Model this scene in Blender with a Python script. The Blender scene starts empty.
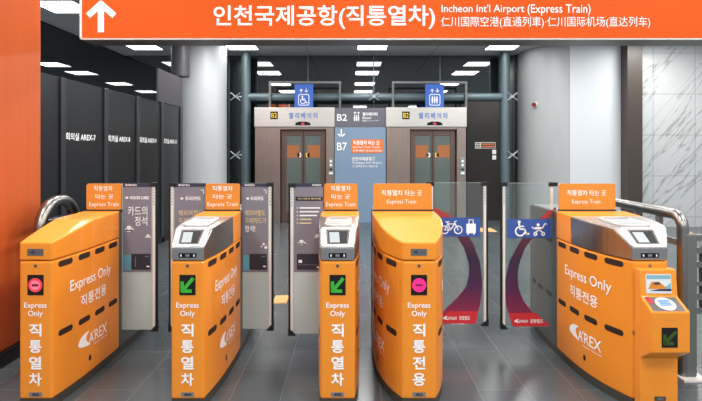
import bpy, math, random
from mathutils import Vector
random.seed(7)
S = bpy.context.scene
C = S.collection
FPX, VX, VY, EYE = 507.0, 351.0, 150.0, 1.5
def PX(px, Y): return (px - VX) * Y / FPX
def PZ(py, Y): return EYE - (py - VY) * Y / FPX

# ------------------------------------------------------------------ materials
def lin(c):
    return tuple(((v/255)/12.92 if v/255 <= .04045 else ((v/255+.055)/1.055)**2.4) for v in c) + (1.0,)
MATS = {}
def mat(name, rgb, rough=.5, metal=0., emit=0., noise=0., nscale=(8, 8, 8), bump=0., spec=.5, coat=0.):
    m = bpy.data.materials.new(name); m.use_nodes = True
    nt = m.node_tree; b = nt.nodes['Principled BSDF']
    col = lin(rgb)
    b.inputs['Base Color'].default_value = col
    b.inputs['Roughness'].default_value = rough
    b.inputs['Metallic'].default_value = metal
    b.inputs['Specular IOR Level'].default_value = spec
    b.inputs['Coat Weight'].default_value = coat
    b.inputs['Coat Roughness'].default_value = .04
    if emit:
        b.inputs['Emission Color'].default_value = col
        if emit >= .3: b.inputs['Base Color'].default_value = tuple(v*.12 for v in col[:3]) + (1,)
        b.inputs['Emission Strength'].default_value = emit
    if noise or bump:
        tc = nt.nodes.new('ShaderNodeTexCoord'); mp = nt.nodes.new('ShaderNodeMapping')
        mp.inputs['Scale'].default_value = nscale
        n = nt.nodes.new('ShaderNodeTexNoise'); n.inputs['Scale'].default_value = 1.0; n.inputs['Detail'].default_value = 4
        nt.links.new(tc.outputs['Object'], mp.inputs['Vector']); nt.links.new(mp.outputs[0], n.inputs['Vector'])
        if noise:
            r = nt.nodes.new('ShaderNodeValToRGB')
            r.color_ramp.elements[0].position = .3; r.color_ramp.elements[1].position = .7
            r.color_ramp.elements[0].color = tuple(v*(1-noise) for v in col[:3]) + (1,)
            r.color_ramp.elements[1].color = tuple(min(1, v*(1+noise)) for v in col[:3]) + (1,)
            nt.links.new(n.outputs[0], r.inputs[0]); nt.links.new(r.outputs[0], b.inputs['Base Color'])
        if bump:
            bp = nt.nodes.new('ShaderNodeBump'); bp.inputs['Strength'].default_value = bump; bp.inputs['Distance'].default_value = .01
            nt.links.new(n.outputs[0], bp.inputs['Height']); nt.links.new(bp.outputs[0], b.inputs['Normal'])
    MATS[name] = m
    return m
mat('gate_orange', (231, 141, 45), .5, noise=.03, nscale=(3, 3, 3), coat=.45, spec=.15)
mat('plate_orange', (204, 132, 50), .6, spec=.3)
mat('column_orange', (200, 91, 34), .45, noise=.05, nscale=(30, 30, 1.2))
mat('steel', (176, 174, 170), .3, 1., noise=.08, nscale=(60, 60, 2))
mat('steel_mid', (118, 120, 119), .42, .75, noise=.08, nscale=(60, 60, 2))
mat('steel_brown', (150, 136, 128), .36, .7, noise=.1, nscale=(40, 40, 2))
mat('steel_bright', (198, 195, 190), .34, .55, noise=.05, nscale=(2, 40, 40))
mat('steel_tube', (138, 136, 133), .28, 1.)
mat('chrome_white', (232, 232, 232), .3, .25)
mat('tube_grey', (96, 114, 120), .4, .3)
mat('plinth', (62, 59, 53), .6)
mat('black', (14, 14, 15), .45)
mat('black_gloss', (9, 9, 11), .12)
mat('slot', (34, 20, 14), .7)
mat('white', (245, 245, 245), .5)
mat('offwhite', (228, 230, 230), .5)
mat('strip', (214, 212, 206), .45)
mat('grey_mark', (120, 120, 122), .6)
mat('sign_face', (252, 102, 36), .6, emit=.85, spec=.1)
mat('sign_white', (255, 255, 255), .6, emit=1.0)
mat('sign_case', (112, 108, 104), .4, .6)
mat('light_on', (255, 255, 252), .5, emit=9.)
mat('light_frame', (166, 169, 169), .5)
mat('screen_black', (18, 14, 12), .25)
mat('led_green', (52, 168, 48), .5, emit=.9)
mat('led_dim', (56, 92, 20), .5, emit=.5)
mat('led_pink', (255, 36, 140), .5, emit=.95)
mat('led_red', (250, 60, 80), .5, emit=.95)
mat('led_red_core', (255, 120, 150), .5, emit=1.)
mat('led_dark', (150, 10, 50), .5, emit=.5)
mat('poster', (116, 114, 124), .6, noise=.05, nscale=(2, 2, 2))
mat('poster_navy', (44, 46, 66), .5)
mat('poster_lower', (138, 148, 146), .55, noise=.03)
mat('gold', (206, 186, 140), .6)
mat('teal', (92, 152, 168), .6)
mat('card_black', (36, 35, 48), .5)
mat('cloud', (220, 226, 226), .6)
mat('blue_sign', (46, 82, 156), .5)
mat('lift_blue', (44, 92, 178), .5, emit=.2)
mat('red_band', (206, 42, 52), .6)
mat('panel_blue', (116, 138, 162), .55, emit=.08)
mat('panel_grey', (96, 94, 106), .5)
mat('text_blue', (62, 110, 186), .5)
mat('yellow', (236, 200, 60), .5)
mat('tactile', (232, 186, 120), .7, bump=.4, nscale=(40, 40, 40))
mat('wall_black', (23, 26, 29), .35, noise=.1, nscale=(2, 2, 1))
mat('fin_black', (54, 59, 64), .35, .3)
mat('ceiling_grey', (196, 198, 200), .7, noise=.03)
mat('ceiling_black', (16, 18, 20), .6)
mat('bulkhead', (62, 59, 64), .5)
mat('column_light', (182, 186, 189), .42, noise=.03, nscale=(6, 6, 1.5))
mat('column_grey', (166, 169, 171), .42, noise=.03, nscale=(6, 6, 1.5))
mat('panel_white', (202, 207, 211), .45)
mat('fit', (170, 178, 182), .35, .5)
mat('brown', (66, 56, 50), .4, noise=.05)
mat('brown_dark', (40, 33, 31), .2, .2)
mat('fence_grey', (102, 106, 104), .45, .3)
mat('skirting', (28, 24, 24), .4)
mat('door_frame', (112, 92, 84), .32, .6)
mat('lift_glass', (92, 102, 98), .12, spec=.6)
mat('patch_brown', (164, 98, 52), .5)
mat('notice_orange', (226, 116, 46), .6)
mat('disc_white', (186, 194, 204), .5)
mat('disc_blue', (96, 146, 204), .5)
mat('tray_grey', (92, 86, 84), .4)
mat('screen_white', (238, 246, 246), .3, emit=.75)
mat('screen_sky', (150, 210, 226), .3, emit=.6)
mat('screen_orange', (240, 150, 40), .3, emit=.7)
mat('screen_navy', (40, 60, 110), .3, emit=.5)
mat('card_glass', (58, 60, 58), .1)
mat('card_pale', (222, 230, 232), .3, emit=.75)
mat('alarm_red', (128, 34, 38), .4)

def glass(name, tint, haze):
    m = bpy.data.materials.new(name); m.use_nodes = True; nt = m.node_tree; nt.nodes.clear()
    out = nt.nodes.new('ShaderNodeOutputMaterial')
    tr = nt.nodes.new('ShaderNodeBsdfTransparent'); tr.inputs[0].default_value = lin(tint)
    df = nt.nodes.new('ShaderNodeBsdfDiffuse'); df.inputs[0].default_value = lin((214, 226, 222))
    gl = nt.nodes.new('ShaderNodeBsdfGlossy'); gl.inputs['Roughness'].default_value = .03
    fr = nt.nodes.new('ShaderNodeFresnel'); fr.inputs[0].default_value = 1.35
    m1 = nt.nodes.new('ShaderNodeMixShader'); m1.inputs[0].default_value = haze
    m2 = nt.nodes.new('ShaderNodeMixShader')
    nt.links.new(tr.outputs[0], m1.inputs[1]); nt.links.new(df.outputs[0], m1.inputs[2])
    nt.links.new(fr.outputs[0], m2.inputs[0]); nt.links.new(m1.outputs[0], m2.inputs[1]); nt.links.new(gl.outputs[0], m2.inputs[2])
    nt.links.new(m2.outputs[0], out.inputs[0]); MATS[name] = m
glass('glass_clear', (250, 254, 253), .04)
glass('glass_frost', (246, 250, 249), .55)
glass('glass_edge', (170, 210, 200), .35)

def floor_mat():
    m = mat('floor_tile', (112, 117, 120), .3)
    nt = m.node_tree; b = nt.nodes['Principled BSDF']
    tc = nt.nodes.new('ShaderNodeTexCoord'); mp = nt.nodes.new('ShaderNodeMapping')
    mp.inputs['Rotation'].default_value = (0, 0, math.pi/2); mp.inputs['Location'].default_value = (.17, .12, 0)
    br = nt.nodes.new('ShaderNodeTexBrick')
    br.inputs['Scale'].default_value = 1.; br.inputs['Brick Width'].default_value = .6; br.inputs['Row Height'].default_value = .305
    br.inputs['Mortar Size'].default_value = .003; br.inputs['Mortar Smooth'].default_value = .3; br.offset = .5
    br.inputs['Color1'].default_value = lin((72, 80, 84)); br.inputs['Color2'].default_value = lin((81, 88, 92)); br.inputs['Mortar'].default_value = lin((106, 113, 116))
    n = nt.nodes.new('ShaderNodeTexNoise'); n.inputs['Scale'].default_value = 90; n.inputs['Detail'].default_value = 6
    n2 = nt.nodes.new('ShaderNodeTexNoise'); n2.inputs['Scale'].default_value = 1.4; n2.inputs['Detail'].default_value = 5
    mx = nt.nodes.new('ShaderNodeMix'); mx.data_type = 'RGBA'; mx.blend_type = 'MULTIPLY'; mx.inputs[0].default_value = .5
    nt.links.new(tc.outputs['Object'], mp.inputs[0]); nt.links.new(mp.outputs[0], br.inputs[0])
    nt.links.new(tc.outputs['Object'], n.inputs['Vector']); nt.links.new(tc.outputs['Object'], n2.inputs['Vector'])
    r = nt.nodes.new('ShaderNodeValToRGB'); r.color_ramp.elements[0].color = (.55, .55, .55, 1); r.color_ramp.elements[1].color = (1.25, 1.25, 1.25, 1)
    nt.links.new(n.outputs[0], r.inputs[0]); nt.links.new(br.outputs[0], mx.inputs[6]); nt.links.new(r.outputs[0], mx.inputs[7])
    nt.links.new(mx.outputs[2], b.inputs['Base Color'])
    rr = nt.nodes.new('ShaderNodeMapRange'); rr.inputs[3].default_value = .12; rr.inputs[4].default_value = .36
    nt.links.new(n2.outputs[0], rr.inputs[0]); nt.links.new(rr.outputs[0], b.inputs['Roughness'])
    b.inputs['Specular IOR Level'].default_value = .95
floor_mat()
def marble_mat():
    m = mat('marble', (190, 193, 193), .18)
    nt = m.node_tree; b = nt.nodes['Principled BSDF']
    tc = nt.nodes.new('ShaderNodeTexCoord'); sp = nt.nodes.new('ShaderNodeSeparateXYZ'); cb = nt.nodes.new('ShaderNodeCombineXYZ')
    nt.links.new(tc.outputs['Object'], sp.inputs[0]); nt.links.new(sp.outputs[0], cb.inputs[0]); nt.links.new(sp.outputs[2], cb.inputs[1])
    mp = nt.nodes.new('ShaderNodeMapping'); mp.inputs['Scale'].default_value = (.4, 3.0, 1)
    m0 = nt.nodes.new('ShaderNodeMapping'); m0.inputs['Rotation'].default_value = (0, 0, math.radians(-48))
    nt.links.new(cb.outputs[0], m0.inputs[0]); nt.links.new(m0.outputs[0], mp.inputs[0])
    n = nt.nodes.new('ShaderNodeTexNoise'); n.inputs['Scale'].default_value = .9; n.inputs['Detail'].default_value = 5; n.inputs['Distortion'].default_value = .08
    nt.links.new(mp.outputs[0], n.inputs['Vector'])
    r = nt.nodes.new('ShaderNodeValToRGB'); e = r.color_ramp.elements
    e[0].position = .3; e[0].color = lin((188, 191, 191)); e[1].position = .8; e[1].color = lin((200, 202, 202))
    for p, c in ((.485, (192, 195, 195)), (.5, (150, 153, 153)), (.515, (190, 193, 193)), (.61, (192, 195, 195)), (.625, (166, 169, 169)), (.64, (194, 197, 197))):
        x = e.new(p); x.color = lin(c)
    nt.links.new(n.outputs[0], r.inputs[0])
    br = nt.nodes.new('ShaderNodeTexBrick'); br.offset = 0.; br.inputs['Scale'].default_value = 1.
    br.inputs['Brick Width'].default_value = .82; br.inputs['Row Height'].default_value = .8; br.inputs['Mortar Size'].default_value = .005
    mp2 = nt.nodes.new('ShaderNodeMapping'); mp2.inputs['Location'].default_value = (-5.9+.82*8, -PZ(94, 9.9)+.8*5, 0)
    nt.links.new(cb.outputs[0], mp2.inputs[0]); nt.links.new(mp2.outputs[0], br.inputs[0])
    br.inputs['Color1'].default_value = (1, 1, 1, 1); br.inputs['Color2'].default_value = (.95, .95, .95, 1); br.inputs['Mortar'].default_value = (.5, .5, .5, 1)
    mx = nt.nodes.new('ShaderNodeMix'); mx.data_type = 'RGBA'; mx.blend_type = 'MULTIPLY'; mx.inputs[0].default_value = 1
    nt.links.new(r.outputs[0], mx.inputs[6]); nt.links.new(br.outputs[0], mx.inputs[7]); nt.links.new(mx.outputs[2], b.inputs['Base Color'])
marble_mat()
def dark_glass_mat():
    m = mat('dark_glass', (24, 32, 36), .02)
    b = m.node_tree.nodes['Principled BSDF']; b.inputs['IOR'].default_value = 2.6; b.inputs['Specular IOR Level'].default_value = .5
dark_glass_mat()
def swirl_mat():
    m = mat('swirl', (80, 20, 60), .5); nt = m.node_tree; b = nt.nodes['Principled BSDF']
    tc = nt.nodes.new('ShaderNodeTexCoord'); sp = nt.nodes.new('ShaderNodeSeparateXYZ'); nt.links.new(tc.outputs['Generated'], sp.inputs[0])
    r = nt.nodes.new('ShaderNodeValToRGB'); e = r.color_ramp.elements
    e[0].position = 0; e[0].color = lin((206, 46, 60)); e[1].position = 1; e[1].color = lin((186, 66, 58))
    for p, c in ((.12, (128, 34, 72)), (.3, (74, 30, 74)), (.55, (44, 25, 56)), (.8, (92, 36, 50))):
        x = e.new(p); x.color = lin(c)
    nt.links.new(sp.outputs[2], r.inputs[0]); nt.links.new(r.outputs[0], b.inputs['Base Color'])
swirl_mat()

# ------------------------------------------------------------------ builders
ORIG = {}
_txt = {}
def text_data(s, off):
    k = (s, off)
    if k not in _txt:
        c = bpy.data.curves.new('t', 'FONT'); c.body = s; c.size = 1; c.offset = off; c.resolution_u = 3
        o = bpy.data.objects.new('t', c); C.objects.link(o); bpy.context.view_layer.update()
        me = bpy.data.meshes.new_from_object(o.evaluated_get(bpy.context.evaluated_depsgraph_get()))
        v = [(a.co.x, a.co.y) for a in me.vertices]; f = [tuple(p.vertices) for p in me.polygons]
        bpy.data.objects.remove(o); bpy.data.curves.remove(c); bpy.data.meshes.remove(me)
        x0 = min(a[0] for a in v); x1 = max(a[0] for a in v); y0 = min(a[1] for a in v); y1 = max(a[1] for a in v)
        _txt[k] = ([((a-x0)/(x1-x0), (b-y0)/(y1-y0)) for a, b in v], f, (x1-x0)/(y1-y0))
    return _txt[k]

class MB:
    def __init__(s, proj=None):
        s.v = []; s.f = []; s.m = []; s.proj = proj; s.step = .0012; s.base = .0012
    def add(s, vs, fs, m):
        n = len(s.v); s.v += [tuple(v) for v in vs]; s.f += [tuple(i+n for i in f) for f in fs]; s.m += [m]*len(fs); return s
    # solids
    def box(s, x0, x1, y0, y1, z0, z1, m):
        vs = [(x, y, z) for z in (z0, z1) for y in (y0, y1) for x in (x0, x1)]
        return s.add(vs, [(0, 2, 3, 1), (4, 5, 7, 6), (0, 1, 5, 4), (2, 6, 7, 3), (0, 4, 6, 2), (1, 3, 7, 5)], m)
    def prism(s, pts, z0, z1, m):
        n = len(pts)
        vs = [(x, y, z0) for x, y in pts] + [(x, y, z1) for x, y in pts]
        return s.add(vs, [tuple(range(n-1, -1, -1)), tuple(range(n, 2*n))] + [(i, (i+1) % n, n+(i+1) % n, n+i) for i in range(n)], m)
    def plate(s, pts, y0, y1, m):               # outline in x,z extruded along y
        n = len(pts)
        vs = [(x, y0, z) for x, z in pts] + [(x, y1, z) for x, z in pts]
        return s.add(vs, [tuple(range(n)), tuple(range(2*n-1, n-1, -1))] + [(i, n+i, n+(i+1) % n, (i+1) % n) for i in range(n)], m)
    def loft(s, st, m):                          # st: (y, xl, xr, zb, zt)
        vs = []
        for y, a, b, zb, zt in st: vs += [(a, y, zb), (b, y, zb), (b, y, zt), (a, y, zt)]
        fs = [(0, 1, 2, 3), tuple(4*(len(st)-1)+i for i in (3, 2, 1, 0))]
        for k in range(len(st)-1):
            for i in range(4):
                j = (i+1) % 4; fs.append((4*k+i, 4*k+4+i, 4*k+4+j, 4*k+j))
        return s.add(vs, fs, m)
    def tube(s, pts, r, m, n=12):
        P = [Vector(p) for p in pts]; vs = []
        up = None
        for i, p in enumerate(P):
            d = ((P[min(i+1, len(P)-1)]-p).normalized() + (p-P[max(i-1, 0)]).normalized()).normalized()
            if up is None:
                up = Vector((0, 0, 1)) if abs(d.z) < .9 else Vector((1, 0, 0))
            a = d.cross(up).normalized(); up = a.cross(d).normalized()
            for k in range(n):
                t = 2*math.pi*k/n; vs.append(p + a*(r*math.cos(t)) + up*(r*math.sin(t)))
        fs = [tuple(range(n-1, -1, -1)), tuple((len(P)-1)*n+k for k in range(n))]
        for i in range(len(P)-1):
            for k in range(n):
                fs.append((i*n+k, i*n+(k+1) % n, (i+1)*n+(k+1) % n, (i+1)*n+k))
        return s.add(vs, fs, m)
    # flat artwork through a projection (u, v, depth) -> point
    def p(s, u, v, L): return s.proj(u, v, s.base + s.step*L)
    def poly(s, pts, m, L=0): return s.add([s.p(u, v, L) for u, v in pts], [tuple(range(len(pts)))], m)
    def rect(s, u0, u1, v0, v1, m, L=0, n=1):
        vs = []
        for i in range(n+1):
            u = u0+(u1-u0)*i/n; vs += [s.p(u, v0, L), s.p(u, v1, L)]
        return s.add(vs, [(2*i, 2*i+2, 2*i+3, 2*i+1) for i in range(n)], m)
    def rrect(s, u0, u1, v0, v1, r, m, L=0): return s.poly(rr(u0, u1, v0, v1, r), m, L)
    def capsule(s, u0, u1, v0, v1, m, L=0, n=14):
        r = (v1-v0)/2; vs = []; c = (v0+v1)/2
        for i in range(n+1):
            t = .5-.5*math.cos(math.pi*i/n); u = u0+(u1-u0)*t
            e = min(u-u0, u1-u); h = r if e >= r else math.sqrt(max(0, r*r-(r-e)**2))
            vs += [s.p(u, c-h, L), s.p(u, c+h, L)]
        return s.add(vs, [(2*i, 2*i+2, 2*i+3, 2*i+1) for i in range(n)], m)
    def disc(s, u, v, r, m, L=0, n=20, ry=None):
        ry = ry or r
        return s.poly([(u+r*math.cos(2*math.pi*i/n), v+ry*math.sin(2*math.pi*i/n)) for i in range(n)], m, L)
    def ring(s, u, v, r0, r1, m, L=0, a0=0, a1=360, n=24):
        vs = []
        for i in range(n+1):
            a = math.radians(a0+(a1-a0)*i/n)
            for r in (r0, r1): vs.append(s.p(u+r*math.cos(a), v+r*math.sin(a), L))
        return s.add(vs, [(2*i, 2*i+1, 2*i+3, 2*i+2) for i in range(n)], m)
    def line(s, pts, w, m, L=0):
        for (a, b), (c, d) in zip(pts[:-1], pts[1:]):
            l = math.hypot(c-a, d-b); 
            if l < 1e-9: continue
            nx, ny = -(d-b)/l*w/2, (c-a)/l*w/2; ex, ey = (c-a)/l*w*.3, (d-b)/l*w*.3
            s.poly([(a-ex+nx, b-ey+ny), (a-ex-nx, b-ey-ny), (c+ex-nx, d+ey-ny), (c+ex+nx, d+ey+ny)], m, L)
        return s
    def text(s, t, u0, u1, v0, v1, m, L=1, off=.012):
        vs, fs, asp = text_data(t, off)
        if u1 is None: u1 = u0+(v1-v0)*asp
        return s.add([s.p(u0+(u1-u0)*a, v0+(v1-v0)*b, L) for a, b in vs], fs, m)
    def build(s, name, parent=None, bevel=0, smooth=False, seg=2):
        o0 = ORIG.get(parent.name, (0, 0, 0)) if parent else (0, 0, 0)
        me = bpy.data.meshes.new(name)
        me.from_pydata([(x-o0[0], y-o0[1], z-o0[2]) for x, y, z in s.v], [], s.f)
        names = list(dict.fromkeys(s.m))
        for k in names: me.materials.append(MATS[k])
        me.polygons.foreach_set('material_index', [names.index(k) for k in s.m])
        if smooth:
            me.polygons.foreach_set('use_smooth', [True]*len(me.polygons))
        me.update(); 
        o = bpy.data.objects.new(name, me); C.objects.link(o)
        if parent: o.parent = parent
        ORIG[o.name] = o0
        if smooth: me.set_sharp_from_angle(angle=math.radians(40))
        if bevel:
            b = o.modifiers.new('bevel', 'BEVEL'); b.width = bevel; b.segments = seg; b.limit_method = 'ANGLE'; b.angle_limit = math.radians(45)
        return o
def rr(u0, u1, v0, v1, r, n=5):
    o = []
    for cu, cv, a in ((u1-r, v0+r, -90), (u1-r, v1-r, 0), (u0+r, v1-r, 90), (u0+r, v0+r, 180)):
        for i in range(n+1):
            t = math.radians(a+90*i/n); o.append((cu+r*math.cos(t), cv+r*math.sin(t)))
    return o
def front(Y): return lambda u, v, d: (u, Y-d, v)
def empty(name, loc, label, cat, group=None):
    o = bpy.data.objects.new(name, None); C.objects.link(o); o.location = loc; o.empty_display_size = .1
    ORIG[o.name] = tuple(loc); o['label'] = label; o['category'] = cat
    if group: o['group'] = group
    return o
def tag(o, label, cat, group=None):
    o['label'] = label; o['category'] = cat
    if group: o['group'] = group
    return o
def struct(o): o['kind'] = 'structure'; return o
def arc(cx, cy, r, a0, a1, n=12):
    return [(cx+r*math.cos(math.radians(a0+(a1-a0)*i/n)), cy+r*math.sin(math.radians(a0+(a1-a0)*i/n))) for i in range(n+1)]

# ------------------------------------------------------------------ pictograms (unit box 0..1)
def icon(mb, kind, u, v, h, m, L=2):
    T = lambda a, b: (u+a*h, v+b*h)
    def ln(pts, w): mb.line([T(*q) for q in pts], w*h, m, L)
    def ring(a, b, r0, r1, a0=0, a1=360): mb.ring(*T(a, b), r0*h, r1*h, m, L, a0, a1)
    def disc(a, b, r): mb.disc(*T(a, b), r*h, m, L)
    if kind == 'bike':
        ring(.3, .32, .22, .29); ring(1.22, .32, .22, .29)
        ln([(.3, .32), (.52, .72), (.98, .72), (.7, .32), (.3, .32)], .07); ln([(.7, .32), (.48, .84)], .07); ln([(.38, .86), (.6, .86)], .08)
        ln([(1.22, .32), (.96, .86), (1.1, .92)], .07)
    elif kind == 'case':
        mb.rrect(u+.08*h, u+.72*h, v+.1*h, v+.74*h, .06*h, m, L); ln([(.26, .74), (.26, 1.0), (.54, 1.0), (.54, .74)], .06); disc(.2, .05, .06); disc(.6, .05, .06)
    elif kind == 'wheelchair':
        disc(.36, .92, .1); ring(.42, .32, .25, .34, 110, 350); ln([(.36, .8), (.4, .46), (.7, .46), (.84, .12), (.98, .16)], .11); ln([(.4, .64), (.64, .64)], .08)
    elif kind == 'stroller':
        ring(.3, .16, .06, .14); ring(.86, .16, .06, .14); ln([(.3, .28), (.84, .62), (1.0, .92), (1.12, .86)], .08); ln([(.86, .28), (.4, .52)], .08)
        mb.poly([T(.16, .5), T(.66, .46), T(.74, .66), T(.3, .66)], m, L); disc(.5, .82, .11); ln([(.16, .56), (.06, .66)], .07)
    elif kind == 'people':
        for c in (.22, .5, .78):
            disc(c, .82, .09); mb.rect(u+(c-.1)*h, u+(c+.1)*h, v+.3*h, v+.7*h, m, L); mb.rect(u+(c-.08)*h, u+(c-.015)*h, v+.06*h, v+.32*h, m, L); mb.rect(u+(c+.015)*h, u+(c+.08)*h, v+.06*h, v+.32*h, m, L)
    elif kind == 'up':
        ln([(.5, 0), (.5, .9)], .2); ln([(.12, .52), (.5, .92), (.88, .52)], .2)
    elif kind == 'down':
        ln([(.5, 1), (.5, .1)], .14); ln([(.12, .48), (.5, .08), (.88, .48)], .14)
def swoosh(mb, u, v, w, h, m, L=1):
    mb.poly([(u+a*w, v+b*h) for a, b in ((0, .42), (.06, .6), (.2, .8), (.42, .94), (.7, 1.0), (.92, 1.0), (.78, .9), (.66, .74), (.64, .52), (.74, .3), (1.0, 0), (.7, .04), (.36, .12), (.12, .24))], m, L)
def arex(mb, u, v, w, m, L=1, sub=None):
    h = w*.2
    swoosh(mb, u, v-h*.1, w*.4, h*1.35, m, L)
    mb.text("A", u+w*.34, u+w*.5, v, v+h, m, L); mb.text("REX", u+w*.54, u+w, v, v+h, m, L)
    mb.poly([(u+w*.47, v+h*.75), (u+w*.5, v+h*1.05), (u+w*.535, v+h*1.05), (u+w*.49, v+h*.75)], m, L)
    if sub: mb.text(sub, u+w*.5, u+w, v-h*.42, v-h*.16, m, L, off=0)

# ------------------------------------------------------------------ setting
YG = 11.19          # glass wall
ZC = 3.585         # ceiling
struct(MB().box(-9, 9, -3, 13, -.1, 0, 'floor_tile').build('floor'))
struct(MB().box(-5.0, 9, -3, 13, ZC, ZC+.1, 'ceiling_grey').build('ceiling'))
struct(MB().box(-9, -5.0, -3, 13, ZC-.02, ZC+.1, 'ceiling_black').build('ceiling_dark'))
struct(MB().box(-9, 3.62, YG, YG+.05, 0, ZC, 'dark_glass').build('window_1'))
for i, px in enumerate((229, 308, 373.7, 440, 514)):
    x = PX(px, YG); struct(MB().box(x-.012, x+.012, YG-.015, YG, 0, ZC, 'tube_grey').build('trim_%d' % (i+1)))
struct(MB().box(PX(515.5, 11.1), PX(521, 11.1), 11.08, 11.16, 0, ZC, 'black').build('trim_20'))
# panel joints of the ceiling
for i, x in enumerate((-3.4, -.9, 1.75)):
    struct(MB().box(x-.006, x+.006, 4, YG, ZC-.004, ZC, 'sign_case').build('trim_%d' % (i+6)))
# meeting-room partition
XW = -3.07
struct(MB().box(XW-.12, XW, 3.0, 9.2, 0, 2.27, 'wall_black').build('wall_left'))
struct(MB().box(XW-.02, XW+.012, 8.05, 9.2, 2.272, 2.80, 'bulkhead').build('trim_9', bevel=.005))
fins = [(4.42, 4.5), (5.34, 5.43), (6.28, 6.38), (7.23, 7.33), (8.17, 8.28), (9.08, 9.2)]
for i, (a, b) in enumerate(fins):
    struct(MB().box(XW, XW+.02, a, b, 0, 2.27, 'fin_black').build('trim_%d' % (i+10), bevel=.004))
struct(MB().box(XW, XW+.02, 3.0, 9.2, 0, .08, 'skirting').build('baseboard_left'))
for n, a, b in ((7, 5.45, 6.09), (8, 6.4, 7.04), (9, 7.35, 7.99), (10, 8.3, 8.92)):
    mb = MB(lambda u, v, d: (XW+d, u, v)); mb.base = 0; mb.step = .003; mb.text('회의실 AREX-%d' % n, a, b, 1.605, 1.69, 'white', 1, off=.02); mb.text('회의실 AREX-%d' % n, a, b, 1.605, 1.69, 'white', -1, off=.02)
    tag(mb.build('room_lettering'), 'white lettering for meeting room number %d on the black partition' % n, 'lettering', 'room names on the black partition')
# round left column and its dark drum
cx, cy, r = PX(204.2, 10.2), 10.2, .445
mb = MB(); mb.prism(arc(cx, cy, r, 0, 352.5, 47), 0, ZC, 'column_light'); struct(mb.build('column_left', smooth=True))
mb = MB(); mb.prism(arc(-3.17, 9.42, .165, 0, 345, 23), 2.86, ZC, 'bulkhead'); struct(mb.build('trim_16', smooth=True))
# right curved column running into a flat white panel
pts = arc(4.42, 10.7, .78, 180, 262, 18)
pts = [(3.64, 11.18)] + pts + [(4.31, 11.18)]
struct(MB().prism(pts, 0, ZC, 'column_grey').build('column_right', smooth=True))
x0, x1 = PX(570, 9.92), PX(622.5, 9.92)
struct(MB().box(x0, x1, 9.92, 10.6, 0, ZC, 'panel_white').build('wall_right'))
struct(MB().box(x1, PX(627, 9.75), 9.75, 10.4, 0, ZC, 'brown_dark').build('trim_17'))
struct(MB().box(PX(627, 9.7), PX(642, 9.7), 9.68, 10.4, 0, ZC, 'brown').build('trim_18'))
struct(MB().box(PX(642, 9.9), 8.8, 9.9, 10.1, 0, ZC, 'marble').build('wall_back'))
# brown glossy panel right of the lifts
struct(MB().box(PX(467, 10.8), PX(500, 10.8), 10.8, 11.18, 0, 2.55, 'brown_dark').build('trim_19'))
# orange clad column on the left
XO = -2.41
struct(MB().box(-3.05, XO, 2.4, 3.95, .1, ZC, 'column_orange').build('column_front', bevel=.02))
struct(MB().box(-3.06, XO+.012, 2.39, 3.96, 0, .1, 'skirting').build('baseboard_front'))
# tactile paving tiles
for a, b, Y0, Y1, w in ((274, 288, 4.95, 5.22, 'pale orange tactile strip on the grey floor behind the second lane'), (474, 494, 9.3, 9.75, 'far orange tactile strip on the grey floor near the right lift')):
    x0, x1 = PX(a, (Y0+Y1)/2), PX(b, (Y0+Y1)/2)
    mb = MB(); mb.box(x0, x1, Y0, Y1, 0, .004, 'tactile')
    for i in range(4):
        xx = x0+(x1-x0)*(i+.5)/4; mb.box(xx-.012, xx+.012, Y0+.02, Y1-.02, .004, .008, 'tactile')
    tag(mb.build('tactile_strip'), w, 'tactile paving')

# ------------------------------------------------------------------ ceiling lights
def light_panel(x, y, label):
    t = empty('ceiling_light', (x, y, ZC), label, 'ceiling light', 'square light panels in the ceiling')
    MB().box(x-.31, x+.31, y-.31, y+.31, ZC-.014, ZC-.001, 'light_frame').build('frame', t)
    MB().box(x-.29, x+.29, y-.29, y+.29, ZC-.018, ZC-.0145, 'light_on').build('diffuser', t)
light_panel(-2.2, 10.16, 'square white ceiling light in front of the left lift, beside the round column')
light_panel(.43, 10.16, 'square white ceiling light above the blue floor directory between the lifts')
light_panel(3.05, 10.16, 'square white ceiling light next to the curved grey column on the right')
light_panel(-4.17, 10.16, 'square white ceiling light left of the round grey column, over the partition end')
light_panel(-4.17, 7.35, 'near square white ceiling light above the black partition, cut by the photo top')
def lamp(x, y, p, size=.6):
    l = bpy.data.lights.new('ceiling_lamp', 'AREA'); l.energy = p; l.size = size; l.color = (1, .985, .96)
    o = bpy.data.objects.new('ceiling_lamp', l); C.objects.link(o); o.location = (x, y, ZC-.03)
for y in (8.83, 6.6, 4.48, 2.4, .3, -1.8):
    for x in (-2.2, .43, 3.05, 5.7):
        lamp(x, y, 52)
for y in (10.16, 8.83, 6.6, 4.48, 2.4): lamp(-7.2, y, 16)
lamp(6.6, 8.0, 30); lamp(-4.2, 4.1, 30)

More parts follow.
